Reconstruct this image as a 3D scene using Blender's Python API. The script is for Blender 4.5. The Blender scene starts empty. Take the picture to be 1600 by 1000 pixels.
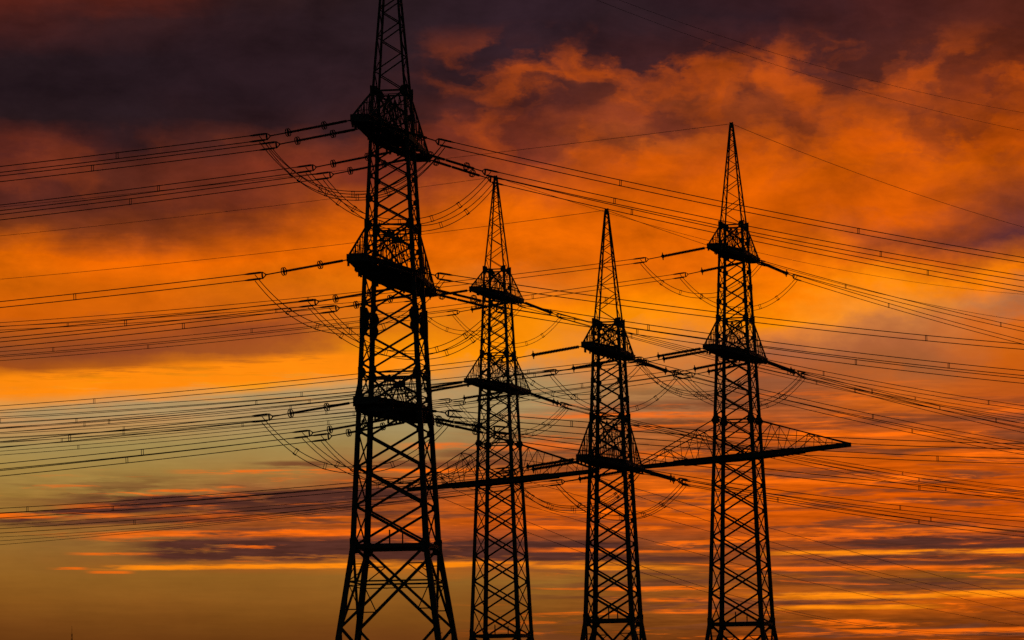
import bpy, bmesh, math, random
from mathutils import Vector, Matrix
random.seed(7)
S = bpy.context.scene
COL = S.collection
R = math.radians

# ------------------------------------------------------------------ camera
cam_d = bpy.data.cameras.new('camera')
cam = bpy.data.objects.new('camera', cam_d)
COL.objects.link(cam)
S.camera = cam
cam_d.sensor_width = 36.0
cam_d.lens = 132.75                     # telephoto
cam_d.clip_start = 0.5
cam_d.clip_end = 60000.0
PITCH, ROLL = math.atan(650 / 5900), R(0.78)
fw = Vector((0, math.cos(PITCH), math.sin(PITCH)))
up0 = Vector((0, -math.sin(PITCH), math.cos(PITCH)))
rt0 = Vector((1, 0, 0))
rt = rt0 * math.cos(ROLL) - up0 * math.sin(ROLL)
up = up0 * math.cos(ROLL) + rt0 * math.sin(ROLL)
M = Matrix.Identity(4)
for i in range(3):
    M[i][0], M[i][1], M[i][2] = rt[i], up[i], -fw[i]
M[0][3], M[1][3], M[2][3] = 0.0, 0.0, 1.7
cam.matrix_world = M

# ------------------------------------------------------------------ exposure
S.view_settings.view_transform = 'Standard'
S.view_settings.look = 'None'
S.view_settings.gamma = 1.0
S.view_settings.exposure = 0.0
S.view_settings.use_curve_mapping = False

# ------------------------------------------------------------------ sun (just at the horizon, behind the cloud bank ahead)
SUN_EL, SUN_AZ = R(1.5), R(3.0)         # azimuth measured from +Y towards +X
sd = bpy.data.lights.new('sun', 'SUN')
sd.energy = 0.35
sd.angle = R(0.6)
sd.color = (1.0, 0.42, 0.12)
sun = bpy.data.objects.new('sun', sd)
COL.objects.link(sun)
sv = Vector((math.sin(SUN_AZ) * math.cos(SUN_EL), math.cos(SUN_AZ) * math.cos(SUN_EL), math.sin(SUN_EL)))
sun.rotation_euler = (-sv).to_track_quat('-Z', 'Y').to_euler()

# ------------------------------------------------------------------ sky
W = bpy.data.worlds.new('World')
S.world = W
W.use_nodes = True
W.cycles.sampling_method = 'MANUAL'
W.cycles.sample_map_resolution = 512
NT = W.node_tree
NT.nodes.clear()


def node(kind, **kw):
    n = NT.nodes.new(kind)
    for k, v in kw.items():
        setattr(n, k, v)
    return n


def link(a, b):
    NT.links.new(a, b)


def setin(sock, v):
    if isinstance(v, bpy.types.NodeSocket):
        link(v, sock)
    else:
        sock.default_value = v


def m(op, a, b=0.0, c=0.0, clamp=False):
    n = node('ShaderNodeMath', operation=op, use_clamp=clamp)
    setin(n.inputs[0], a)
    setin(n.inputs[1], b)
    if op in ('MULTIPLY_ADD', 'PINGPONG', 'WRAP'):
        setin(n.inputs[2], c)
    return n.outputs[0]


def ramp01(v, lo, hi, smooth=True):
    n = node('ShaderNodeMapRange', interpolation_type='SMOOTHSTEP' if smooth else 'LINEAR', clamp=smooth)
    setin(n.inputs['Value'], v)
    n.inputs['From Min'].default_value = lo
    n.inputs['From Max'].default_value = hi
    return n.outputs['Result']


def lin(c):
    return tuple(((x / 255) / 12.92 if x <= 10 else ((x / 255 + 0.055) / 1.055) ** 2.4) for x in c) + (1.0,)


def mixc(f, a, b, mode='MIX'):
    n = node('ShaderNodeMix', data_type='RGBA', blend_type=mode, clamp_factor=True)
    setin(n.inputs[0], f)
    setin(n.inputs[6], a)
    setin(n.inputs[7], b)
    return n.outputs[2]


def fbm(x, y, sx, sy, detail=5.0, rough=0.55, off=0.0, dist=0.0):
    cb = node('ShaderNodeCombineXYZ')
    link(m('MULTIPLY_ADD', x, sx, off), cb.inputs[0])
    link(m('MULTIPLY_ADD', y, sy, off * 1.7), cb.inputs[1])
    n = node('ShaderNodeTexNoise', noise_dimensions='2D')
    link(cb.outputs[0], n.inputs['Vector'])
    n.inputs['Scale'].default_value = 1.0
    n.inputs['Detail'].default_value = detail
    n.inputs['Roughness'].default_value = rough
    n.inputs['Distortion'].default_value = dist
    return n.outputs['Fac']


tc = node('ShaderNodeTexCoord')
sep = node('ShaderNodeSeparateXYZ')
link(tc.outputs['Generated'], sep.inputs[0])
dx, dy, dz = sep.outputs
AZ = m('ARCTAN2', dx, dy)
EL = m('ARCSINE', dz)
# cloud-map coordinates in arc units (5900 to the radian): u grows with azimuth, v falls with elevation
u = m('MULTIPLY_ADD', AZ, 5900.0, 800.0)
v = m('ADD', m('MULTIPLY_ADD', EL, -5900.0, 1150.0), m('MULTIPLY_ADD', m('SUBTRACT', u, 800.0), -0.0136, 0.0))

# --- wind-drawn warping of the coordinates: billows above, long flat streaks below
lowmask = ramp01(v, 480, 700)
w1 = m('SUBTRACT', fbm(u, v, 1 / 210, 1 / 120, 6, 0.6, 3.1), 0.5)
w2 = m('SUBTRACT', fbm(u, v, 1 / 180, 1 / 110, 6, 0.6, 17.3), 0.5)
w3 = m('SUBTRACT', fbm(u, v, 1 / 330, 1 / 34, 5, 0.62, 41.7), 0.5)
ampv = m('MULTIPLY', m('MULTIPLY_ADD', lowmask, -95.0, 130.0), m('MULTIPLY_ADD', ramp01(u, 250, 800), 0.5, 0.5))
warpv = m('ADD', m('MULTIPLY', w1, ampv), m('MULTIPLY', w3, 26.0))
ut = m('MULTIPLY_ADD', w2, 190.0, u)
vt = m('ADD', v, warpv)

GRID_U = (0, 200, 400, 600, 800, 1000, 1200, 1400, 1600)
GRID = [
 (-200, [(60,28,26),(52,27,28),(44,26,30),(42,26,32),(44,27,33),(46,28,33),(50,28,32),(60,30,30),(66,32,28)]),
 (0,    [(90,34,24),(82,32,24),(50,28,28),(42,27,31),(46,29,36),(46,28,34),(52,28,32),(75,33,30),(85,36,26)]),
 (35,   [(74,31,26),(52,27,28),(42,25,29),(42,27,32),(46,29,36),(45,28,33),(48,27,32),(72,33,30),(84,35,25)]),
 (105,  [(38,24,28),(38,24,29),(40,24,29),(44,27,32),(48,28,33),(54,29,33),(74,34,33),(84,38,30),(96,40,25)]),
 (150,  [(36,23,28),(38,24,29),(40,24,29),(47,27,31),(58,30,31),(120,52,28),(140,60,25),(125,53,27),(125,49,21)]),
 (195,  [(40,25,28),(38,24,28),(46,26,29),(58,30,30),(92,40,32),(138,58,30),(150,64,27),(174,72,17),(160,64,15)]),
 (230,  [(88,36,28),(52,27,28),(86,38,28),(104,42,28),(125,50,32),(172,76,24),(204,86,8),(208,86,3),(188,76,6)]),
 (270,  [(76,32,28),(92,40,28),(116,46,28),(116,46,30),(165,68,24),(208,86,6),(214,90,2),(212,90,2),(192,80,6)]),
 (330,  [(84,37,28),(90,39,26),(108,45,26),(178,76,16),(224,98,2),(222,96,2),(214,90,1),(208,86,4),(128,56,32)]),
 (372,  [(125,56,24),(132,57,22),(188,81,9),(224,98,2),(226,100,2),(226,100,2),(222,96,2),(160,70,30),(92,44,44)]),
 (410,  [(214,96,2),(226,98,1),(228,100,1),(230,105,2),(228,102,4),(226,102,6),(236,110,2),(216,96,14),(165,76,24)]),
 (450,  [(206,95,4),(212,96,4),(222,106,8),(236,116,6),(210,106,30),(236,116,4),(246,120,1),(252,136,8),(238,118,5)]),
 (490,  [(212,95,6),(212,97,8),(208,98,14),(232,114,12),(242,126,8),(252,132,1),(252,142,5),(244,142,44),(180,108,66)]),
 (520,  [(180,86,24),(168,79,28),(155,73,33),(214,112,20),(253,140,4),(253,142,6),(228,128,48),(200,118,60),(212,102,26)]),
 (555,  [(140,70,34),(142,68,34),(170,86,32),(246,142,4),(253,146,8),(215,130,60),(165,96,62),(176,98,54),(206,96,16)]),
 (580,  [(158,76,26),(180,92,22),(236,128,4),(253,150,10),(192,142,90),(205,120,55),(182,92,42),(166,92,48),(200,90,16)]),
 (608,  [(248,136,3),(253,148,6),(246,152,30),(190,148,98),(168,142,95),(176,122,70),(152,86,52),(202,98,32),(190,86,22)]),
 (640,  [(224,150,70),(206,148,92),(182,146,100),(172,146,103),(168,141,94),(166,112,70),(160,86,46),(206,96,22),(186,82,26)]),
 (665,  [(202,144,88),(190,142,86),(172,142,92),(164,142,94),(165,130,80),(172,102,52),(186,86,30),(186,86,30),(166,76,36)]),
 (700,  [(168,142,84),(163,138,80),(162,137,79),(158,128,74),(152,102,60),(172,92,40),(202,88,16),(206,90,12),(192,82,20)]),
 (740,  [(166,133,68),(162,128,64),(164,120,58),(165,100,48),(180,88,30),(206,92,18),(206,86,8),(206,84,4),(192,78,8)]),
 (780,  [(156,116,52),(150,108,50),(150,84,46),(162,78,32),(192,84,18),(212,92,8),(216,90,4),(206,82,3),(202,80,3)]),
 (812,  [(152,104,44),(158,92,38),(172,84,26),(190,86,14),(202,84,12),(204,84,8),(206,84,6),(192,77,6),(206,83,4)]),
 (848,  [(150,106,46),(145,100,46),(128,66,42),(114,58,42),(142,68,36),(152,72,30),(152,68,24),(116,50,30),(116,50,30)]),
 (882,  [(146,98,38),(148,92,36),(160,88,32),(190,106,24),(168,90,30),(152,80,30),(160,74,24),(172,78,18),(142,64,20)]),
 (905,  [(142,92,32),(142,92,32),(142,92,32),(145,95,35),(145,95,35),(142,82,30),(142,74,25),(140,78,24),(136,80,20)]),
 (940,  [(134,82,26),(138,85,28),(138,85,28),(138,85,28),(138,85,28),(144,78,25),(180,84,16),(196,90,10),(190,82,10)]),
 (970,  [(118,68,22),(120,70,22),(122,72,22),(122,72,22),(122,70,22),(125,66,20),(134,66,18),(128,60,15),(136,62,15)]),
 (1000, [(104,57,18),(106,58,18),(108,60,18),(110,60,20),(110,60,18),(112,55,16),(118,52,14),(122,52,12),(122,50,12)]),
 (1150, [(80,42,16),(80,42,16),(82,42,16),(84,42,16),(84,42,16),(86,42,14),(88,40,13),(90,40,12),(90,38,12)]),
]
uf = m('PINGPONG', m('DIVIDE', ut, 1600.0), 1.0)
col = None
prev = None
for vv, cols in GRID:
    cr = node('ShaderNodeValToRGB')
    link(uf, cr.inputs[0])
    e = cr.color_ramp
    e.interpolation = 'EASE'
    while len(e.elements) < len(cols):
        e.elements.new(0.5)
    for i, c in enumerate(cols):
        e.elements[i].position = GRID_U[i] / 1600.0
        e.elements[i].color = lin(c)
    if col is None:
        col = cr.outputs[0]
    else:
        col = mixc(ramp01(vt, prev, vv, False), col, cr.outputs[0])
    prev = vv

# --- glowing edge of the big cloud bank over the clear strip
WOB = [m('MULTIPLY_ADD', fbm(u, v, 1 / 240, 1 / 60, 6, 0.65, sd_), 2.0, -1.0) for sd_ in (2.2, 61.4)]
THIN = [ramp01(fbm(u, v, 1 / 150, 1 / 11, 4, 0.68, sd_), 0.3, 0.56) for sd_ in (7.7, 34.1)]


def band(colr, vc, slope, half, u0, u1, fade, strength, rough, k):
    d = m('ADD', m('MULTIPLY_ADD', u, -slope, slope * u0 - vc), m('MULTIPLY_ADD', WOB[k % 2], rough, v))
    prof = m('SUBTRACT', 1.0, ramp01(m('ABSOLUTE', d), half * 0.35, half))
    ends = m('MULTIPLY', ramp01(u, u0 - fade, u0 + fade), ramp01(u, u1 + fade, u1 - fade))
    return colr, m('MULTIPLY', m('MULTIPLY', prof, ends), m('MULTIPLY', THIN[(k // 2) % 2], strength))

ORANGE, GOLD, PURPLE, DUSK = (250, 108, 10), (255, 138, 14), (84, 45, 35), (110, 59, 36)
PEACH, BEIGE = (214, 142, 84), (176, 146, 98)

# --- fine streaks low down, denser to the right
mr = m('MULTIPLY', ramp01(u, 640, 1080), m('MULTIPLY', ramp01(v, 560, 700), m('SUBTRACT', 1.0, ramp01(v, 985, 1060))))
ml = m('MULTIPLY', m('MULTIPLY', ramp01(v, 730, 785), m('SUBTRACT', 1.0, ramp01(v, 862, 900))), ramp01(m('ADD', u, m('MULTIPLY', m('SUBTRACT', v, 800), -2.0)), -120, 330))
sm = m('MAXIMUM', mr, ml)
n1 = fbm(u, v, 1 / 250, 1 / 15, 5, 0.66, 71.3, 0.35)
n2 = fbm(u, v, 1 / 300, 1 / 22, 5, 0.66, 113.9, 0.35)
col = mixc(m('MULTIPLY', m('MULTIPLY', ramp01(n2, 0.49, 0.63), sm), 0.8), col, lin(DUSK))
col = mixc(m('MULTIPLY', m('MULTIPLY', ramp01(n1, 0.55, 0.66), sm), 0.85), col, lin(ORANGE))

BANDS = [
 (GOLD, 616, -0.075, 27, -40, 640, 110, 1.15, 4, 2.2), (BEIGE, 660, -0.075, 20, 0, 700, 60, 0.95, 2, 5.5),
 (PURPLE, 816, -0.085, 10, 0, 580, 60, 1.6, 5, 0),
 (ORANGE, 741, -0.006, 5, 300, 760, 60, 0.9, 3, 9.1), (DUSK, 730, -0.01, 8, 400, 820, 60, 0.85, 3, 12.1),
 (ORANGE, 795, -0.02, 6, 110, 360, 50, 0.85, 4, 14.2), (PURPLE, 790, -0.035, 13, 150, 660, 90, 1.4, 6, 16.2),
 (PURPLE, 800, -0.02, 18, 260, 640, 80, 0.9, 6, 0.0),
 (ORANGE, 811, 0.0, 6, -40, 190, 30, 0.9, 3, 18.6), (PURPLE, 822, -0.02, 8, 0, 400, 60, 0.8, 4, 19.4),
 (ORANGE, 842, -0.02, 8, 150, 660, 60, 0.8, 5, 20.9), (PURPLE, 862, 0.0, 24, 230, 980, 80, 1.5, 7, 23.7),
 (ORANGE, 869, 0.0, 3, 120, 230, 30, 0.8, 2, 25.1), (GOLD, 891, -0.012, 6, 170, 960, 60, 0.95, 4, 27.8),
 (ORANGE, 892, 0.0, 3, 80, 130, 14, 0.8, 1, 29.2), (ORANGE, 898, 0.0, 3, 140, 200, 14, 0.7, 1, 29.9),
 (ORANGE, 862, 0.0, 5, 830, 1120, 40, 0.8, 3, 31.4), (PURPLE, 875, 0.0, 9, 820, 1120, 50, 0.85, 4, 33.3),
 (GOLD, 889, 0.0, 5, 840, 1060, 40, 0.8, 3, 35.6), (ORANGE, 842, -0.03, 8, 1160, 1560, 60, 0.8, 5, 37.7),
 (PURPLE, 853, -0.01, 17, 1300, 1700, 60, 0.95, 5, 39.4), (GOLD, 868, -0.008, 6, 1200, 1700, 60, 0.95, 4, 43.1),
 (PURPLE, 879, 0.0, 12, 1230, 1700, 60, 0.9, 4, 45.4), (ORANGE, 891, 0.0, 5, 1180, 1480, 50, 0.8, 3, 47.2),
 (PURPLE, 912, 0.0, 8, 1200, 1700, 80, 0.6, 3, 49.7), (GOLD, 935, -0.012, 8, 1190, 1700, 60, 1.0, 4, 51.9),
 (PURPLE, 944, 0.0, 4, 1200, 1440, 60, 0.6, 3, 53.3), (GOLD, 953, -0.012, 5, 1210, 1440, 50, 0.9, 3, 55.4),
 (ORANGE, 939, 0.0, 4, 1005, 1110, 20, 0.85, 2, 57.6), (ORANGE, 957, 0.0, 5, 1020, 1110, 20, 0.8, 2, 59.1),
 (ORANGE, 995, -0.03, 6, 1330, 1700, 50, 0.85, 4, 61.8), (ORANGE, 988, -0.01, 3, 1310, 1520, 40, 0.7, 2, 63.0),
 (ORANGE, 685, 0.0, 7, 1200, 1500, 60, 0.65, 4, 65.5), (ORANGE, 700, 0.0, 8, 640, 900, 50, 0.7, 3, 67.1),
 (PURPLE, 674, -0.02, 8, 1040, 1420, 60, 0.45, 5, 69.4), (DUSK, 712, -0.01, 9, 680, 1000, 50, 0.7, 4, 71.8),
 (ORANGE, 652, 0.0, 7, 820, 1120, 60, 0.7, 4, 73.1), (DUSK, 636, -0.01, 9, 960, 1300, 60, 0.5, 5, 75.9),
]
for k, b in enumerate(BANDS):
    c, f = band(*b[:9], k)
    col = mixc(f, col, lin(c))

# --- mottled puffs along the underside of the dark bank
p1 = fbm(ut, vt, 1 / 120, 1 / 72, 5, 0.47, 301.0)
p2 = fbm(ut, vt, 1 / 100, 1 / 60, 5, 0.47, 347.0)
pr_ = m('MULTIPLY', m('MULTIPLY', ramp01(v, 30, 110), ramp01(v, 330, 210)), ramp01(u, 560, 860))
pl_ = m('MULTIPLY', m('MULTIPLY', ramp01(v, 185, 250), ramp01(v, 360, 310)), m('MULTIPLY', ramp01(u, 600, 420), 0.22))
col = mixc(m('MULTIPLY', m('MULTIPLY', ramp01(p2, 0.40, 0.70), pr_), 0.5), col, lin((70, 33, 31)))
col = mixc(m('MULTIPLY', m('MULTIPLY', ramp01(p1, 0.42, 0.76), m('MAXIMUM', pr_, pl_)), 0.6), col, lin((204, 82, 6)))

# --- soft light and dark inside the cloud bank above
bl = fbm(u, v, 1 / 150, 1 / 75, 7, 0.62, 201.0, 0.15)
n4 = fbm(u, v, 1 / 90, 1 / 7, 3, 0.66, 401.0)
upm = m('SUBTRACT', 1.0, ramp01(v, 380, 560))
gain = m('ADD', 1.0, m('ADD', m('MULTIPLY', m('SUBTRACT', bl, 0.5), m('MULTIPLY_ADD', upm, 0.9, 0.3)), m('MULTIPLY', m('SUBTRACT', n4, 0.5), m('MULTIPLY', m('MAXIMUM', sm, m('MULTIPLY', lowmask, 0.12)), 1.1))))
hsv = node('ShaderNodeVectorMath', operation='SCALE')
link(col, hsv.inputs[0])
link(gain, hsv.inputs['Scale'])
cloud = hsv.outputs[0]

# --- away from the sunset the cloud thins out into the dim clear dusk sky
sky = node('ShaderNodeTexSky', sky_type='NISHITA')
sky.sun_disc = False
sky.sun_elevation = SUN_EL
sky.sun_rotation = SUN_AZ
sky.altitude = 100
sky.dust_density = 3.0
dusk = node('ShaderNodeVectorMath', operation='SCALE')
link(sky.outputs[0], dusk.inputs[0])
dusk.inputs['Scale'].default_value = 0.02
away = m('MAXIMUM', ramp01(m('ABSOLUTE', AZ), 0.35, 1.25), ramp01(EL, 0.35, 1.0))
final = mixc(away, cloud, dusk.outputs[0])
bg = node('ShaderNodeBackground')
link(final, bg.inputs[0])
bg.inputs['Strength'].default_value = 1.0
wo = node('ShaderNodeOutputWorld')
link(bg.outputs[0], wo.inputs[0])

S.cycles.use_adaptive_sampling = True
S.cycles.adaptive_threshold = 0.015
S.cycles.adaptive_min_samples = 10
S.cycles.max_bounces = 4
S.cycles.use_denoising = False

# ------------------------------------------------------------------ helpers
def mat(name, base, rough, metal=0.0, var=0.25, scale=3.0, bump=0.0):
    mt = bpy.data.materials.new(name)
    mt.use_nodes = True
    nt = mt.node_tree
    p = nt.nodes['Principled BSDF']
    tcn = nt.nodes.new('ShaderNodeTexCoord')
    nz = nt.nodes.new('ShaderNodeTexNoise')
    nz.inputs['Scale'].default_value = scale
    nz.inputs['Detail'].default_value = 6
    nt.links.new(tcn.outputs['Object'], nz.inputs['Vector'])
    rp = nt.nodes.new('ShaderNodeValToRGB')
    rp.color_ramp.elements[0].position, rp.color_ramp.elements[1].position = 0.3, 0.7
    rp.color_ramp.elements[0].color = tuple(c * (1 - var) for c in base) + (1,)
    rp.color_ramp.elements[1].color = tuple(c * (1 + var) for c in base) + (1,)
    nt.links.new(nz.outputs['Fac'], rp.inputs[0])
    nt.links.new(rp.outputs[0], p.inputs['Base Color'])
    p.inputs['Roughness'].default_value = rough
    p.inputs['Metallic'].default_value = metal
    if bump:
        bn = nt.nodes.new('ShaderNodeBump')
        bn.inputs['Strength'].default_value = bump
        nt.links.new(nz.outputs['Fac'], bn.inputs['Height'])
        nt.links.new(bn.outputs[0], p.inputs['Normal'])
    return mt


STEEL = mat('weathered_dark_steel', (0.085, 0.08, 0.075), 0.75, 0.2, 0.35)
STEEL2 = mat('grating_steel', (0.06, 0.055, 0.05), 0.8, 0.2, 0.35)
GLASSY = mat('brown_insulator', (0.06, 0.03, 0.02), 0.35, 0.0, 0.2)
ALU = mat('weathered_aluminium', (0.10, 0.095, 0.09), 0.7, 0.3, 0.2, 0.5)
CONC = mat('concrete', (0.28, 0.27, 0.25), 0.9, 0, 0.2, 4, 0.2)
GRASS = mat('dark_field', (0.045, 0.05, 0.022), 0.95, 0, 0.5, 0.05, 0.4)


def mesh(name, vs, fs, mt, smooth=False):
    me = bpy.data.meshes.new(name)
    me.from_pydata(vs, [], fs)
    if smooth:
        me.polygons.foreach_set('use_smooth', [True] * len(fs))
    me.materials.append(mt)
    me.update()
    return me


def boxvf(x0, x1, y0, y1, z0, z1, o=0):
    vs = [(x, y, z) for z in (z0, z1) for y in (y0, y1) for x in (x0, x1)]
    fs = [(0, 2, 3, 1), (4, 5, 7, 6), (0, 1, 5, 4), (2, 6, 7, 3), (0, 4, 6, 2), (1, 3, 7, 5)]
    return vs, [tuple(i + o for i in f) for f in fs]


def joinvf(parts):
    V, Fc = [], []
    for vs, fs in parts:
        o = len(V)
        V += vs
        Fc += [tuple(i + o for i in f) for f in fs]
    return V, Fc


def profile_bar(pts):
    n = len(pts)
    vs = [(x, y, 0) for x, y in pts] + [(x, y, 1) for x, y in pts]
    fs = [(i, (i + 1) % n, n + (i + 1) % n, n + i) for i in range(n)]
    return vs, fs + [tuple(reversed(range(n))), tuple(range(n, 2 * n))]


LPROF = [(-.5, -.5), (.5, -.5), (.5, -.36), (-.36, -.36), (-.36, .5), (-.5, .5)]
ANGLE = mesh('angle_bar', *profile_bar(LPROF), STEEL)
CHAN = mesh('channel_bar', *profile_bar([(-.5, -.5), (.5, -.5), (.5, -.36), (-.36, -.36), (-.36, .36), (.5, .36), (.5, .5), (-.5, .5)]), STEEL)
PLANK = mesh('grating_plank', *boxvf(-.5, .5, -.5, .5, 0, 1), STEEL2)
ROD = mesh('round_bar', *profile_bar([(.5 * math.cos(i * math.pi / 4), .5 * math.sin(i * math.pi / 4)) for i in range(8)]), STEEL)
# corner gusset: two bevelled plates that wrap a tower leg
oc = [(-.3, -.5), (.35, -.42), (.55, -.1), (.55, .1), (.35, .42), (-.3, .5), (-.3, -.5)]
def plate(axis, t=.035):
    o = oc[:6]
    if axis == 0:
        a = [(x, -t, z) for x, z in o]; b = [(x, t, z) for x, z in o]
    else:
        a = [(-t, x, z) for x, z in o]; b = [(t, x, z) for x, z in o]
    n = 6
    return a + b, [tuple(range(n)), tuple(range(2 * n - 1, n - 1, -1))] + [(i, n + i, n + (i + 1) % n, (i + 1) % n) for i in range(n)]
GUSSET = mesh('gusset', *joinvf([plate(0), plate(1)]), STEEL)
FACEPLATE = mesh('face_plate', *boxvf(-.5, .5, -.03, .03, -.5, .5), STEEL)
FOOT = mesh('footing', *joinvf([boxvf(-.7, .7, -.7, .7, -.6, .18), boxvf(-.45, .45, -.45, .45, .18, .55)]), CONC)


def link_obj(name, data, parent=None, mw=None):
    o = bpy.data.objects.new(name, data)
    COL.objects.link(o)
    if parent is not None:
        o.parent = parent
    if mw is not None:
        o.matrix_local = mw
    return o


def tag(o, label, cat, group=None, kind=None):
    o['label'] = label
    o['category'] = cat
    if group:
        o['group'] = group
    if kind:
        o['kind'] = kind
    return o


def bar(parent, name, p, q, sx, sy=None, me=None, ref=None):
    p, q = Vector(p), Vector(q)
    d = q - p
    L = d.length
    z = d / L
    r = Vector(ref) if ref is not None else Vector((0, 0, 1))
    if abs(z.dot(r)) > 0.98:
        r = Vector((1, 0, 0))
    x = r.cross(z).normalized()
    y = z.cross(x)
    sy = sx if sy is None else sy
    mw = Matrix(((x.x * sx, y.x * sy, d.x, p.x), (x.y * sx, y.y * sy, d.y, p.y), (x.z * sx, y.z * sy, d.z, p.z), (0, 0, 0, 1)))
    return link_obj(name, me or ANGLE, parent, mw)


def put(parent, name, me, loc, scale=(1, 1, 1), rz=0.0):
    return link_obj(name, me, parent, Matrix.Translation(loc) @ Matrix.Rotation(rz, 4, 'Z') @ Matrix.Diagonal((*scale, 1)))


def tube(name, pts, r, mt, n=6):
    vs, fs = [], []
    for i, p in enumerate(pts):
        p = Vector(p)
        t = (Vector(pts[min(i + 1, len(pts) - 1)]) - Vector(pts[max(i - 1, 0)])).normalized()
        a = t.cross(Vector((0, 0, 1)))
        a = a.normalized() if a.length > 1e-4 else Vector((1, 0, 0))
        b = t.cross(a)
        for k in range(n):
            an = 2 * math.pi * k / n
            vs.append(p + a * (r * math.cos(an)) + b * (r * math.sin(an)))
    for i in range(len(pts) - 1):
        for k in range(n):
            fs.append((i * n + k, i * n + (k + 1) % n, (i + 1) * n + (k + 1) % n, (i + 1) * n + k))
    fs.append(tuple(range(n)))
    fs.append(tuple(reversed(range(len(vs) - n, len(vs)))))
    return mesh(name, vs, fs, mt, True)


# ------------------------------------------------------------------ ground
gs = 30000.0
gv = [(-gs, -2000, 0), (gs, -2000, 0), (gs, gs, 0), (-gs, gs, 0)]
g = link_obj('ground', mesh('ground', gv, [(0, 1, 2, 3)], GRASS))
g['kind'] = 'structure'
g['label'] = 'flat dark field under the pylons'

# ------------------------------------------------------------------ pylons
TOWERS = {
 'T1': dict(pos=(-8.27, 263.0), yaw=8.4, skew=R(3), apex=60.48, w=(46.91, 2.27, 14.87, 5.1), splay=.285,
            arms=[(46.91, 43.63, 9.4, .55), (37.35, 33.91, 10.6, .6), (26.96, 24.44, 8.5, .75)], low=None),
 'T2': dict(pos=(-1.51, 391.7), yaw=15.7, skew=R(5), apex=59.86, w=(49.9, 2.1, 12.0, 4.95), splay=.3,
            arms=[(50.1, 47.5, 6.3, .5), (41.3, 37.9, 7.8, .6)], low=(31.9, 28.0, 9.8, 12.5)),
 'T3': dict(pos=(8.37, 326.0), yaw=12.5, skew=R(5), apex=47.04, w=(37.22, 2.1, 11.44, 4.0), splay=.3,
            arms=[(37.22, 34.76, 6.4, .45), (29.0, 25.02, 8.3, .5)], low=None),
 'T4': dict(pos=(21.3, 358.0), yaw=16.0, skew=R(5), apex=59.69, w=(49.9, 2.1, 11.93, 4.95), splay=.3,
            arms=[(49.9, 47.25, 6.3, .5), (40.9, 37.6, 7.8, .6)], low=(31.2, 27.7, 9.3, 13.0)),
}
PLABEL = {
 'T1': 'nearest and largest lattice pylon with three dark crossarms, its peak above the picture',
 'T2': 'most distant lattice pylon, just beside the nearest one, long lower arm partly hidden behind it',
 'T3': 'shorter lattice pylon with only two crossarms, between the two long-armed pylons',
 'T4': 'rightmost lattice pylon, long tapering lower crossarm reaching out clear to its right',
}


def width(T, z):
    z1, w1, z0, w0 = T['w']
    if z >= z0:
        return w1 + (w0 - w1) * (z1 - z) / (z1 - z0)
    return w0 + (z0 - z) * T['splay']


def corner(T, sx, sy, z):
    h = width(T, z) / 2
    return Vector((sx * h, sy * h, z))


CORNERS = [(-1, -1), (1, -1), (1, 1), (-1, 1)]


def leg_mesh(pts, sizes, sx, sy):
    prof = [(-.5, -.5), (.5, -.5), (.5, -.3), (-.3, -.3), (-.3, .5), (-.5, .5)]
    vs, fs = [], []
    for p, s in zip(pts, sizes):
        for x, y in prof:
            vs.append((p.x - sx * x * s, p.y - sy * y * s, p.z))
    n = 6
    for i in range(len(pts) - 1):
        for k in range(n):
            f = (i * n + k, i * n + (k + 1) % n, (i + 1) * n + (k + 1) % n, (i + 1) * n + k)
            fs.append(f if sx * sy > 0 else tuple(reversed(f)))
    fs.append(tuple(range(n)))
    fs.append(tuple(range(len(vs) - n, len(vs))))
    return mesh('pylon_leg', vs, fs, STEEL)


def levels(T, z0, z1, k):
    zs = [z0]
    while True:
        h = k * width(T, zs[-1])
        if zs[-1] + h * 1.45 > z1:
            break
        zs.append(zs[-1] + h)
    zs.append(z1)
    return zs


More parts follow.
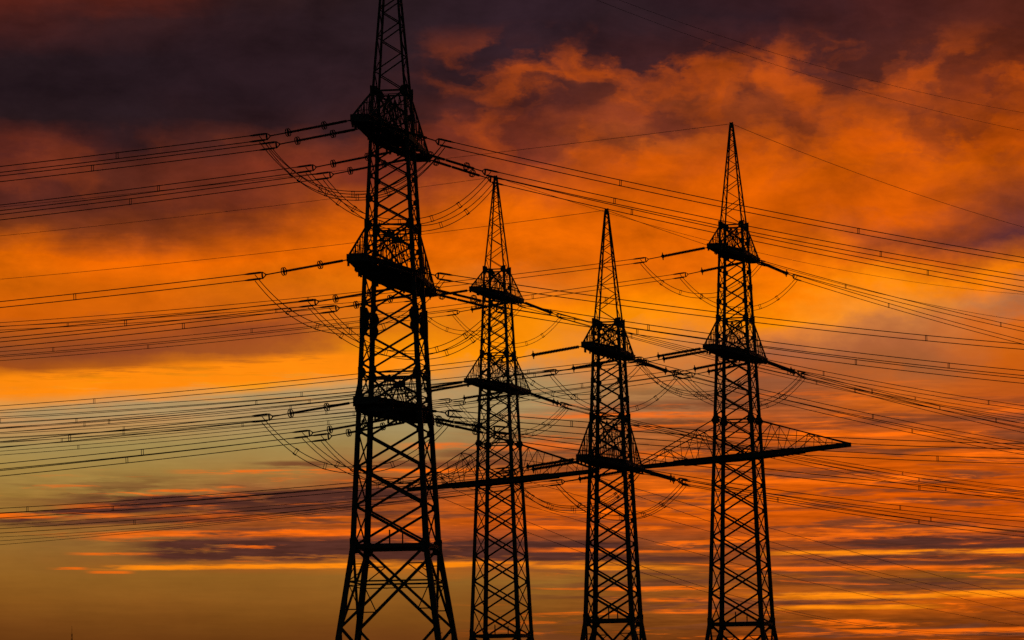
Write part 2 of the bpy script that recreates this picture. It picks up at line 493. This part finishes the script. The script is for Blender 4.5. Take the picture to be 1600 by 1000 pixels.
def crossarm(root, T, zn, zd, L, tw, rng, near):
    """a cantilever arm to both sides of the mast: chords, hangers, lattice web and a grating deck"""
    arm = link_obj('crossarm', None, root, Matrix.Translation((0, 0, zd)))
    arm.empty_display_size = 0.5
    w = width(T, zd) / 2
    wn = width(T, zn) / 2
    H = zn - zd
    for sx in (-1, 1):
        bar(arm, 'chord', (sx * w, -w, 0), (sx * w, w, 0), .28, .42, CHAN)
    for sy in (-1, 1):
        bar(arm, 'chord', (-w, sy * w, 0), (w, sy * w, 0), .26, .40, CHAN)
        tip = {sx: Vector((sx * tw + sy * L * math.sin(T['skew']), sy * L * math.cos(T['skew']), 0)) for sx in (-1, 1)}
        base = {sx: Vector((sx * w, sy * w, 0)) for sx in (-1, 1)}
        top = {sx: Vector((sx * wn, sy * wn, H)) for sx in (-1, 1)}
        for sx in (-1, 1):
            bar(arm, 'chord', base[sx], tip[sx], .24, .40, CHAN)
            bar(arm, 'hanger', top[sx], tip[sx] + Vector((0, 0, .15)), .11)
        bar(arm, 'chord', tip[-1] + Vector((-.12, 0, 0)), tip[1] + Vector((.12, 0, 0)), .34, .5, CHAN)
        n = max(5, int(L / 1.3))
        lo = {sx: [base[sx].lerp(tip[sx], i / n) for i in range(n + 1)] for sx in (-1, 1)}
        hi = {sx: [top[sx].lerp(tip[sx], i / n) for i in range(n + 1)] for sx in (-1, 1)}
        for sx in (-1, 1):
            for i in range(1, n):
                bar(arm, 'post', lo[sx][i], hi[sx][i], .05)
                a, b = (lo, hi) if i % 2 else (hi, lo)
                bar(arm, 'web_bar', a[sx][i - 1], b[sx][i], .05)
        for i in range(1, n, 2):
            bar(arm, 'strut', hi[-1][i], hi[1][i], .05)
            if i + 2 <= n:
                bar(arm, 'web_bar', hi[-1][i], hi[1][min(i + 2, n)], .045)
        # fan of bars on the mast face above the deck
        for q in range(6):
            x = -w + 2 * w * (q + .5) / 6
            bar(arm, 'web_bar', (0, sy * (wn + .08), H * .92), (x, sy * (w + .08), .15), .075 if near else .05)
        # rigging brackets and hand-line stubs under the chords
        for sx in (-1, 1):
            for q in range(5 if near else 3):
                f = rng.uniform(.05, .97)
                c = base[sx].lerp(tip[sx], f) + Vector((sx * .1, 0, 0))
                bar(arm, 'bracket', c + Vector((0, 0, .1)), c - Vector((0, 0, rng.uniform(.3, .52))), rng.uniform(.12, .3), .12, CHAN)
        # guard rail along the deck
        for sx in (-1, 1):
            bar(arm, 'guard_rail', lo[sx][0] + Vector((0, 0, 1.0)), lo[sx][0].lerp(tip[sx], .62) + Vector((0, 0, 1.0)), .05, .05, ROD)
        np_ = int(L / .62)
        for i in range(np_):
            f = (i + .5) / np_
            a, b = base[-1].lerp(tip[-1], f), base[1].lerp(tip[1], f)
            dz0, dz1 = Vector((0, 0, rng.uniform(-.12, .02))), Vector((0, 0, rng.uniform(-.12, .02)))
            wd = rng.uniform(.36, .54)
            if near and i % 6 in (2, 3, 4):      # hatch openings in the grating
                g0 = .18 + .4 * ((i // 6) % 2) + .06 * rng.random()
                bar(arm, 'plank', a + dz0, a.lerp(b, g0), wd, .12, PLANK)
                bar(arm, 'plank', a.lerp(b, g0 + .26), b + dz1, wd, .12, PLANK)
                continue
            if rng.random() < .08:
                continue
            bar(arm, 'plank', a + dz0, b + dz1, wd, .13, PLANK)
            if i % 2 == 0:
                c = a.lerp(b, rng.uniform(.1, .6))
                bar(arm, 'joist', c - Vector((0, 0, .24)), c.lerp(b, rng.uniform(.5, .9)) - Vector((0, 0, .24)), .14, rng.uniform(.1, .24), CHAN)
    nb = int(2 * w / .6)
    for i in range(nb):
        y = -w + (i + .5) * 2 * w / nb
        bar(arm, 'plank', (-w, y, -.02), (w, y, -.02), .5, .13, PLANK)
    return arm


def long_arm(root, T, zn, zd, hx, hy, rng):
    L = math.hypot(hx, hy)
    ang = math.atan2(-hy, hx) + R(T['yaw'])
    arm = link_obj('crossarm', None, root, Matrix.Translation((0, 0, zd)) @ Matrix.Rotation(ang, 4, 'Z'))
    arm.empty_display_size = 0.5
    H = zn - zd
    for sx in (-1, 1):
        base = {s: Vector((sx * 2.0, s * 1.05, 0)) for s in (-1, 1)}
        tip = {s: Vector((sx * L, s * .28, .1)) for s in (-1, 1)}
        # the hangers leave brackets on the body at the upper node level
        hc = width(T, zn) / 2 + .25
        back = Matrix.Rotation(-ang, 3, 'Z')
        top = {s: back @ Vector((sx * hc, s * hc, H)) for s in (-1, 1)}
        for s in (-1, 1):
            bar(arm, 'chord', (0, s * 1.05, 0), base[s], .3, .52, CHAN)
            bar(arm, 'chord', base[s], base[s].lerp(tip[s], .5), .28, .50, CHAN)
            bar(arm, 'chord', base[s].lerp(tip[s], .5), tip[s], .24, .36, CHAN)
            bar(arm, 'hanger', top[s], tip[s] + Vector((0, 0, .15)), .11)
            n = 5
            lo = [base[s].lerp(tip[s], i / n) for i in range(n + 1)]
            hi = [top[s].lerp(tip[s], i / n) for i in range(n + 1)]
            for i in range(1, n):
                bar(arm, 'post', lo[i], hi[i], .055)
                mid = hi[i].lerp(lo[i], .42)
                bar(arm, 'web_bar', lo[i - 1] if i % 2 else hi[i - 1], hi[i] if i % 2 else lo[i], .06)
                if i < 3:
                    bar(arm, 'web_bar', hi[i - 1].lerp(lo[i - 1], .42), mid, .04)
        bar(arm, 'chord', tip[-1], tip[1], .3, .4, CHAN)
        for i in range(1, 5, 2):
            a, b = [top[s].lerp(tip[s], i / 5) for s in (-1, 1)]
            bar(arm, 'strut', a, b, .07)
        npk = int((L - 2) / .8)
        for i in range(npk):
            f = (i + .5) / npk
            a, b = base[-1].lerp(tip[-1], f), base[1].lerp(tip[1], f)
            bar(arm, 'plank', a, b, .62, .14, PLANK)
    for i in range(5):
        x = -1.6 + .8 * i
        bar(arm, 'plank', (x, -1.05, 0), (x, 1.05, 0), .62, .14, PLANK)
    return arm


def pylon(key):
    T = TOWERS[key]
    rng = random.Random(hash(key) % 1000 + 5)
    rng = random.Random({'T1': 5, 'T2': 8, 'T3': 13, 'T4': 21}[key])
    root = bpy.data.objects.new('lattice_pylon', None)
    COL.objects.link(root)
    root.empty_display_size = 2
    root.location = (*T['pos'], 0)
    root.rotation_euler = (0, 0, -R(T['yaw']))
    tag(root, PLABEL[key], 'pylon', 'lattice pylons')
    zw = T['w'][2]
    zt = T['arms'][0][0]
    big = key == 'T1'
    # legs, footings
    for sx, sy in CORNERS:
        pts = [corner(T, sx, sy, 0.3), corner(T, sx, sy, zw), corner(T, sx, sy, (zw + zt) / 2), corner(T, sx, sy, zt)]
        link_obj('leg', leg_mesh(pts, [.42, .40, .32, .22], sx, sy), root)
        p = corner(T, sx, sy, 0)
        put(root, 'footing', FOOT, (p.x, p.y, 0))
    # body panels
    zs = levels(T, zw, zt, .55 if big else .58)
    faces = [((-1, -1), (1, -1)), ((1, -1), (1, 1)), ((1, 1), (-1, 1)), ((-1, 1), (-1, -1))]
    for i in range(len(zs) - 1):
        z0, z1 = zs[i], zs[i + 1]
        t = .17 - .07 * (z0 - zw) / (zt - zw)
        for fi, (a, b) in enumerate(faces):
            k1, k2 = ((.95, 1.15), (.65, .7), (.9, .95) if z0 < T['arms'][-1][1] - 9 * (not big) else (.55, .85), (.65, .7))[fi]
            bar(root, 'brace', corner(T, *a, z0), corner(T, *b, z1), t * k1)
            bar(root, 'brace', corner(T, *b, z0), corner(T, *a, z1), t * k2)
        if i:
            for sx, sy in CORNERS:
                s = .46 + .16 * rng.random()
                p = corner(T, sx, sy, z0)
                put(root, 'gusset', GUSSET, p, (-sx * s, -sy * s, s * .95))
    # gussets and ties where the arms hang, plates at the crossings beside them
    for zn, zd, L, tw in T['arms']:
        for sx, sy in CORNERS:
            put(root, 'gusset', GUSSET, corner(T, sx, sy, zn), (-sx * .68, -sy * .68, .8))
        for a, b in faces:
            bar(root, 'tie', corner(T, *a, zn), corner(T, *b, zn), .12)
        j = min(range(len(zs) - 1), key=lambda q: abs((zs[q] + zs[q + 1]) / 2 - zn + .3))
        zc = (zs[j] + zs[j + 1]) / 2
        if big and zn < 45:
            for sy in (-1, 1):
                put(root, 'crossing_plate', FACEPLATE, (0, sy * width(T, zc) / 2, zc), (.8, 1, .42))
            bar(root, 'tie', (-width(T, zc) / 2, -width(T, zc) / 2, zc), (width(T, zc) / 2, -width(T, zc) / 2, zc), .1)
            bar(root, 'tie', (-width(T, zc) / 2, width(T, zc) / 2, zc), (width(T, zc) / 2, width(T, zc) / 2, zc), .1)
    if big:   # heavy splice on the legs under the middle arm
        for sx, sy in CORNERS:
            put(root, 'gusset', GUSSET, corner(T, sx, sy, 31.0), (-sx * .8, -sy * .8, 1.2))
            put(root, 'gusset', GUSSET, corner(T, sx, sy, 30.2), (-sx * .75, -sy * .75, 1.2))
    if T['low']:
        zn = T['low'][0]
        for sx, sy in CORNERS:
            put(root, 'gusset', GUSSET, corner(T, sx, sy, zn), (-sx * .8, -sy * .8, .75))
            put(root, 'gusset', GUSSET, corner(T, sx, sy, zn), (sx * .7, sy * .7, .6))
        for a, b in faces:
            bar(root, 'tie', corner(T, *a, zn), corner(T, *b, zn), .13)
    # waist
    hw = width(T, zw) / 2
    for a, b in faces:
        bar(root, 'waist_beam', corner(T, *a, zw), corner(T, *b, zw), .24, .30, CHAN)
    for sx, sy in CORNERS:
        put(root, 'gusset', GUSSET, corner(T, sx, sy, zw), (-sx * .85, -sy * .85, 1.15))
    for sy in (-1, 1):
        bar(root, 'rail_post', (0, sy * hw, zw), (0, sy * hw, zw + 1.1), .09)
        zc = (zs[0] + zs[1]) / 2
    # splayed foot below the waist: two big crossed panels with secondary bracing
    za = zw - 5.6 if big else zw - 5.2
    for a, b in faces:
        for z0, z1, n in ((za, zw, 4), (0.4, za, 4)):
            A0, A1, B0, B1 = corner(T, *a, z0), corner(T, *a, z1), corner(T, *b, z0), corner(T, *b, z1)
            bar(root, 'brace', A0, B1, .19)
            bar(root, 'brace', B0, A1, .19)
            # crossing height of the two diagonals
            wa, wb = (B0 - A0).length, (B1 - A1).length
            f = wa / (wa + wb)
            zc = z0 + (z1 - z0) * f
            bar(root, 'tie', corner(T, *a, zc), corner(T, *b, zc), .11)
            bar(root, 'tie', corner(T, *a, zc - .28), corner(T, *b, zc - .28), .07)
            for g0 in (.22, .5, .78):
                zz = z0 + (z1 - z0) * g0
                if abs(g0 - .5) < .1:
                    continue
                pa, pb = corner(T, *a, zz), corner(T, *b, zz)
                d1, d2 = A0.lerp(B1, g0), B0.lerp(A1, g0)
                l, r_ = (d1, d2) if (d1 - pa).length < (d2 - pa).length else (d2, d1)
                bar(root, 'strut', pa, l, .08)
                bar(root, 'strut', pb, r_, .08)
                bar(root, 'strut', corner(T, *a, zc), l, .07)
                bar(root, 'strut', corner(T, *b, zc), r_, .07)
    # peak: a slim pyramid above the top arm
    peak = link_obj('peak', None, root, Matrix.Translation((0, 0, zt)))
    hz = T['apex'] - zt
    w0 = width(T, zt) / 2
    pk = lambda sx, sy, f: Vector((sx * (w0 + (.12 - w0) * f), sy * (w0 + (.12 - w0) * f), hz * f))
    for sx, sy in CORNERS:
        bar(peak, 'peak_leg', pk(sx, sy, 0), pk(sx, sy, 1), .15 if big else .125)
    fs = [0.0]
    while fs[-1] < .93:
        ww = 2 * (w0 + (.12 - w0) * fs[-1])
        fs.append(min(1.0, fs[-1] + max(.62 * ww, .5) / hz))
    for i in range(len(fs) - 1):
        for fi, (a, b) in enumerate(faces):
            p, q = (a, b) if (i + fi // 2) % 2 else (b, a)
            bar(peak, 'brace', pk(*p, fs[i]), pk(*q, fs[i + 1]), .08 if big else .062)
    bar(peak, 'cap', (0, 0, hz - .3), (0, 0, hz + .25), .3, .3, CHAN)
    # climbing steps up one leg: too small to tell apart singly
    parts = []
    z = 2.0
    while z < zt:
        c = corner(T, 1, -1, z)
        s = 1 if int(z / .45) % 2 else 0
        parts.append(boxvf(c.x, c.x + (.34 if s else .04), c.y - (.04 if s else .34), c.y, z, z + .05))
        z += .45
    st = link_obj('climbing_steps', mesh('climbing_steps', *joinvf(parts), STEEL), root)
    st['kind'] = 'stuff'
    for i, (zn, zd, L, tw) in enumerate(T['arms']):
        crossarm(root, T, zn, zd, L, tw, rng, big)
    if T['low']:
        long_arm(root, T, *T['low'], rng)
    return root


PY = {k: pylon(k) for k in TOWERS}

# ------------------------------------------------------------------ conductors and insulators
# tower, arm, near(-1)/far(+1) end, leftward(-1)/rightward(+1), station along the arm, bearing off the lateral, string slope, wire slope
LINES = [
('T1',0,-1,-1,1.00,24,-0.0965,-0.0414),
('T1',0,-1,-1,0.55,24,-0.0976,-0.0428),
('T1',0,1,-1,0.45,24,-0.1059,-0.0519),
('T1',0,1,-1,0.90,24,-0.1075,-0.0538),
('T1',1,-1,-1,1.00,24,-0.1006,-0.0454),
('T1',1,1,-1,0.50,24,-0.0989,-0.0449),
('T1',1,1,-1,0.95,24,-0.1034,-0.0497),
('T1',2,-1,-1,1.00,24,-0.1079,-0.0529),
('T1',2,1,-1,0.50,24,-0.1152,-0.0611),
('T1',2,1,-1,0.95,24,-0.1206,-0.0668),
('T1',0,-1,1,0.90,43,-0.1364,-0.0799),
('T1',0,1,1,0.60,43,-0.1359,-0.0794),
('T1',0,1,1,1.00,43,-0.1443,-0.0878),
('T1',1,-1,1,0.90,43,-0.0992,-0.0428),
('T1',1,1,1,0.60,43,-0.1097,-0.0532),
('T1',1,1,1,1.00,43,-0.1145,-0.0580),
('T1',2,-1,1,0.90,43,-0.0758,-0.0194),
('T1',2,1,1,0.60,43,-0.0801,-0.0235),
('T1',2,1,1,1.00,43,-0.1220,-0.0655),
('T4',0,-1,-1,1.00,28,-0.1067,-0.0495),
('T4',0,1,-1,0.90,28,-0.1237,-0.0678),
('T4',1,-1,-1,1.00,28,-0.1004,-0.0489),
('T4',1,-1,-1,0.60,28,-0.1048,-0.0533),
('T4',1,1,-1,0.50,28,-0.1234,-0.0720),
('T4',1,1,-1,0.95,28,-0.1302,-0.0788),
('T4',0,-1,1,0.90,52,-0.1318,-0.0749),
('T4',0,1,1,1.00,52,-0.1487,-0.0915),
('T4',1,-1,1,0.90,52,-0.1091,-0.0522),
('T4',1,1,1,0.70,52,-0.1378,-0.0806),
('T4',1,1,1,1.00,52,-0.1471,-0.0898),
('T3',0,-1,-1,1.00,28,-0.1005,-0.0484),
('T3',0,1,-1,0.90,28,-0.1128,-0.0609),
('T3',1,-1,-1,1.00,28,-0.0989,-0.0468),
('T3',1,-1,-1,0.60,28,-0.1033,-0.0513),
('T3',1,1,-1,0.90,28,-0.1102,-0.0584),
('T3',0,-1,1,0.90,52,-0.1418,-0.0854),
('T3',0,1,1,1.00,52,-0.1461,-0.0896),
('T3',1,-1,1,0.90,52,-0.1106,-0.0542),
('T3',1,1,1,0.70,52,-0.1189,-0.0623),
('T3',1,1,1,1.00,52,-0.1254,-0.0688),
('T2',0,-1,-1,1.00,28,-0.0689,-0.0168),
('T2',0,1,-1,0.90,28,-0.1005,-0.0487),
('T2',1,-1,-1,1.00,28,-0.0911,-0.0390),
('T2',1,-1,-1,0.60,28,-0.0965,-0.0444),
('T2',1,1,-1,0.50,28,-0.0899,-0.0380),
('T2',1,1,-1,0.95,28,-0.0935,-0.0416),
('T2',0,-1,1,0.90,52,-0.1530,-0.0972),
('T2',0,1,1,1.00,52,-0.1552,-0.0994),
('T2',1,-1,1,0.90,52,-0.1498,-0.0940),
('T2',1,1,1,0.70,52,-0.1524,-0.0966),
('T2',1,1,1,1.00,52,-0.1596,-0.1037),
]
EARTH = [
('T1',43,1,-0.2193,0.001525),
('T1',40,1,-0.2496,0.001536),
('T4',28,-1,-0.0276,0.000135),
('T2',28,-1,-0.0413,0.000275),
('T3',28,-1,-0.0480,0.000354),
('T4',52,1,-0.1227,0.000686),
('T3',52,1,-0.1223,0.000895),
('T2',52,1,-0.1057,0.000694),
]
LOW = [
('T2',0.95,70,1,-0.0375,0.000023),
('T2',0.88,70,1,-0.0667,0.000166),
('T2',0.30,70,1,-0.0361,0.000014),
('T2',-0.35,70,1,-0.0506,0.000070),
('T2',-0.50,70,1,-0.1087,0.000277),
('T2',-0.80,70,1,-0.0988,0.000232),
('T2',-0.95,28,-1,-0.0420,0.000300),
('T2',-0.60,28,-1,-0.1014,0.000890),
('T2',0.40,28,-1,-0.0958,0.000597),
('T4',-0.95,28,-1,-0.0851,0.000346),
]


# one insulator rod with sheds, along +X, unit length
def lathe(prof, n=10):
    vs, fs = [], []
    for x, r in prof:
        for k in range(n):
            a = 2 * math.pi * k / n
            vs.append((x, r * math.cos(a), r * math.sin(a)))
    for i in range(len(prof) - 1):
        for k in range(n):
            fs.append((i * n + k, (i + 1) * n + k, (i + 1) * n + (k + 1) % n, i * n + (k + 1) % n))
    fs.append(tuple(reversed(range(n))))
    fs.append(tuple(range(len(vs) - n, len(vs))))
    return vs, fs


def sheds(n, r0, r1):
    pr = [(0, r0)]
    for i in range(n):
        x = (i + .2) / n
        pr += [(x, r0), (x + .25 / n, r1), (x + .5 / n, r0)]
    return pr + [(1, r0)]


ROD_THIN = mesh('long_rod_insulator', *lathe(sheds(34, .06, .1), 8), GLASSY, False)
ROD_DISC = mesh('disc_insulator', *lathe(sheds(30, .105, .155), 10), GLASSY, False)
LINKROD = mesh('link_rod', *lathe([(0, .045), (1, .045)], 6), STEEL)
def torus(R0, r, n=18, k=6):
    vs, fs = [], []
    for i in range(n):
        a = 2 * math.pi * i / n
        for j in range(k):
            b = 2 * math.pi * j / k
            vs.append((r * math.sin(b), (R0 + r * math.cos(b)) * math.cos(a), (R0 + r * math.cos(b)) * math.sin(a)))
    for i in range(n):
        for j in range(k):
            fs.append((i * k + j, ((i + 1) % n) * k + j, ((i + 1) % n) * k + (j + 1) % k, i * k + (j + 1) % k))
    return vs, fs
RING = mesh('corona_ring', *torus(.26, .035), ALU, True)
HORN = mesh('arcing_horn', *joinvf([boxvf(-.03, .03, -.04, .04, -.36, .36), boxvf(-.03, .03, -.36, .36, -.04, .04), torus(.2, .035, 12, 5)]), STEEL)
def vbar(z):
    n = 6
    vs = [(x, y, zz + dz_) for x, zz in ((0, 0), (.26, z)) for y, dz_ in ((-.025, -.04), (.025, -.04), (.025, .04), (-.025, .04))]
    return vs, [(0, 1, 2, 3), (7, 6, 5, 4)] + [(k, 4 + k, 4 + (k + 1) % 4, (k + 1) % 4) for k in range(4)]
YOKE = mesh('yoke_link', *joinvf([vbar(.2), vbar(-.2)]), STEEL)
YOKEBOX = mesh('yoke_box', *boxvf(.06, .14, -.05, .05, -.25, .25), STEEL)
CLAMP = mesh('dead_end_clamp', *lathe([(0, .04), (.1, .075), (1.0, .07), (1.35, .03)], 8), ALU)
SPACER = mesh('spacer', *joinvf([boxvf(-.1, -.065, -.018, .018, -.21, .21), boxvf(.065, .1, -.018, .018, -.21, .21), boxvf(-.13, .13, -.035, .035, -.24, -.18), boxvf(-.13, .13, -.035, .035, .18, .24)]), ALU)


def attach(T, i, end, side, s):
    zn, zd, L, tw = T['arms'][i]
    w = width(T, zd) / 2
    c = Vector((side * w, end * w, zd))
    t = Vector((side * tw + end * L * math.sin(T['skew']), end * L * math.cos(T['skew']), zd))
    p = c.lerp(t, s)
    a = R(T['yaw'])
    return Vector((T['pos'][0] + p.x * math.cos(a) + p.y * math.sin(a), T['pos'][1] - p.x * math.sin(a) + p.y * math.cos(a), zd))


PN = {'T1': 'nearest pylon', 'T2': 'farthest pylon', 'T3': 'two-armed pylon', 'T4': 'rightmost pylon'}
AN = {'T1': ['top', 'middle', 'bottom'], 'T2': ['top', 'second'], 'T3': ['upper', 'lower'], 'T4': ['top', 'second']}
EN = {-1: 'near', 1: 'far'}
SN = {-1: 'left', 1: 'right'}


def frame(x):
    x = x.normalized()
    y = Vector((0, 0, 1)).cross(x).normalized()
    z = x.cross(y)
    return Matrix(((x.x, y.x, z.x), (x.y, y.y, z.y), (x.z, y.z, z.z))).to_4x4()


def insulator(key, P0, dirn, L, label, side):
    root = bpy.data.objects.new('insulator_string', None)
    COL.objects.link(root)
    root.empty_display_size = .3
    root.matrix_world = Matrix.Translation(P0) @ frame(dirn)
    tag(root, label, 'insulator', 'insulator strings')
    sx = lambda n, me, x, l: link_obj(n, me, root, Matrix.Translation((x, 0, 0)) @ Matrix.Diagonal((l, 1, 1, 1)))
    if key == 'T1':
        sx('link_rod', LINKROD, -.1, .55)
        sx('insulator_rod', ROD_THIN, .45, 1.65)
        sx('insulator_rod', ROD_THIN, 2.25, 2.75)
        for x in ((2.10, 2.24, 4.88, 5.02) if side < 0 else (.62, .76, 4.2, 4.34)):
            sx('corona_ring', RING, x, 1)
        sx('link_rod', LINKROD, 2.05, .3)
        sx('link_rod', LINKROD, 4.95, L - 4.95)
    else:
        sx('link_rod', LINKROD, -.1, .5)
        sx('insulator_rod', ROD_DISC, .4, 4.5)
        sx('arcing_horn', HORN, 4.8, 1)
        sx('link_rod', LINKROD, 4.85, L - 4.85)
    sx('yoke_plate', YOKE, L - .1, 1)
    sx('yoke_plate', YOKEBOX, L + .12, 1)
    return root


def wire_pts(P, d, a, b, t1, n=70):
    out = []
    for i in range(n + 1):
        t = t1 * (i / n) ** 1.3
        out.append(P + d * t + Vector((0, 0, a * t + b * t * t)))
    return out


def bundle(name, ptsets, r, sp_at, label, cat, group, clamps=None):
    """twin conductor: two wires held apart by spacers"""
    root = bpy.data.objects.new(name, None)
    COL.objects.link(root)
    root.empty_display_size = .3
    base = ptsets[0][0]
    root.location = base
    tag(root, label, cat, group)
    for pts in ptsets:
        link_obj('conductor', tube('conductor', [p - base for p in pts], r, ALU), root)
    A, Bp = ptsets
    for i in sp_at:
        i = min(i, len(A) - 2)
        c = (A[i] + Bp[i]) / 2 - base
        link_obj('spacer', SPACER, root, Matrix.Translation(c) @ frame(A[i + 1] - A[i]))
    if clamps:
        for pts in ptsets:
            link_obj('dead_end_clamp', CLAMP, root, Matrix.Translation(pts[0] - base) @ frame(pts[1] - pts[0]))
    return root


rng = random.Random(3)
ENDS = {}
cnt = {}
TOT = {}
for e in LINES:
    k = e[:4]
    TOT[k] = TOT.get(k, 0) + 1
HALF = Vector((0, 0, .21))
for key, ai, end, side, s, alpha, ss, a in LINES:
    T = TOWERS[key]
    P0 = attach(T, ai, end, side, s) - Vector((0, 0, .12))
    al = R(alpha)
    d = Vector((side * math.cos(al), math.sin(al), 0))
    L = 6.4 if side < 0 else 5.9
    cnt[key, ai, end, side] = c = cnt.get((key, ai, end, side), 0) + 1
    which = '' if TOT[key, ai, end, side] == 1 else ('outer ' if s > .8 else 'inner ')
    where = '%s end of %s %s arm' % (EN[end], PN[key] + "'s", AN[key][ai])
    kind = 'slim ringed' if key == 'T1' else 'thick ribbed'
    insulator(key, P0, d + Vector((0, 0, ss)), L, '%s%s insulator string pulling %s from %s' % (which, kind, SN[side], where), side)
    P1 = P0 + (d + Vector((0, 0, ss))) * (L + .25)
    far = (80 if key == 'T1' else 150) if side < 0 else (130 if key == 'T1' else 190)
    up_, dn = wire_pts(P1 + HALF, d, a, .0004, far), wire_pts(P1 - HALF, d, a, .0004, far)
    sp = [int(70 * (x / far) ** (1 / 1.3)) for x in ((11 + 7 * rng.random()), 38 + 14 * rng.random(), 70 + 10 * rng.random(), 105 + 10 * rng.random()) if x < far]
    bundle('conductor_bundle', (up_, dn), .033, sp,
           '%stwin power line running %s from %s' % (which, SN[side], where), 'power line', 'twin conductor bundles', True)
    ENDS.setdefault((key, ai, end), {}).setdefault(side, []).append((P1 + d * .5, which))

for (key, ai, end), es in ENDS.items():
    if -1 not in es or 1 not in es:
        continue
    n = max(len(es[-1]), len(es[1]))
    for i in range(n):
        A, wa = es[-1][min(i, len(es[-1]) - 1)]
        Bq, wb = es[1][min(i, len(es[1]) - 1)]
        wh = (wa if len(es[-1]) >= len(es[1]) else wb) if n > 1 else ''
        dep = (3.4 if key == 'T1' else 3.0) + .3 * rng.random()
        sets = []
        for o in (HALF, -HALF):
            pts = []
            for j in range(41):
                f = j / 40
                g_ = 1 - abs(2 * f - 1) ** 2.3
                pts.append(A.lerp(Bq, f) + o - Vector((0, 0, dep * g_ + .12)))
            sets.append(pts)
        lab = '%sslack twin jumper loop hanging under the %s end of %s %s arm' % (wh, EN[end], PN[key] + "'s", AN[key][ai])
        bundle('jumper_loop', sets, .030, [7, 13, 20, 27, 33], lab, 'jumper cable', 'jumper loops')


def single(name, P0, alpha, side, a, b, t1, r, label, group):
    al = R(alpha)
    d = Vector((side * math.cos(al), math.sin(al), 0))
    pts = wire_pts(Vector((0, 0, 0)), d, a, b, t1, 80)
    o = link_obj(name, tube(name, pts, r, ALU), None)
    o.location = P0
    tag(o, label, 'wire', group)
    return o


for i, (key, alpha, side, a, b) in enumerate(EARTH):
    T = TOWERS[key]
    x, y = T['pos']
    t1 = min(190 if key != 'T1' else 110, (0.12 - a) / (2 * b))
    extra = (' upper' if i == 0 else ' lower') if key == 'T1' else ''
    lab = ('%s thin earth wire of the pair high in the right corner, from the nearest pylon' % extra.strip()) if key == 'T1' else \
        'thin earth wire sloping %s from the peak of the %s' % (SN[side], PN[key])
    single('earth_wire', (x, y, T['apex'] + .1 - (.5 if i == 1 else 0)), alpha, side, a, b, t1, .012 if key == 'T1' else .021, lab, 'earth wires')

ORD = ['first', 'second', 'third', 'fourth', 'fifth', 'sixth']
nr = nl = 0
for key, s, alpha, side, a, b in LOW:
    T = TOWERS[key]
    x, y = T['pos']
    _, zd, hx, hy = T['low']
    P0 = (x + s * hx, y - s * hy, zd - .3)
    if side > 0:
        lab = '%s from above of the faint thin wires falling away low behind the rightmost pylon' % ORD[nr]
        nr += 1
    else:
        lab = '%s from above of the faint wires leaving the long arms low to the left' % ORD[nl]
        nl += 1
    single('line_wire', P0, alpha, side, a, b, 330 if side > 0 else 120, .026, lab, 'single wires from the long arms')

# ------------------------------------------------------------------ far mast on the horizon
def far_mast():
    D, x, h = 3000.0, -352.0, 93.0
    root = link_obj('radio_mast', None)
    root.location = (x, D, 0)
    tag(root, 'hair-thin distant radio mast low in the left corner of the sky', 'mast')
    pts = [(.55 * math.cos(R(90 + 120 * i)), .55 * math.sin(R(90 + 120 * i))) for i in range(3)]
    for px, py in pts:
        bar(root, 'mast_leg', (px, py, 0), (px, py, h - 6), .2, .2, ROD)
    for i in range(29):
        z0 = i * 3.0
        for j in range(3):
            a, b = pts[j], pts[(j + 1) % 3]
            bar(root, 'brace', (*a, z0), (*b, z0 + 3), .1, .1, ROD)
    bar(root, 'antenna', (0, 0, h - 7), (0, 0, h), .25, .25, ROD)
    for k in range(3):
        an = R(30 + 120 * k)
        bar(root, 'guy_wire', (0, 0, h * .8), (45 * math.cos(an), 45 * math.sin(an), 0), .05, .05, ROD)


far_mast()
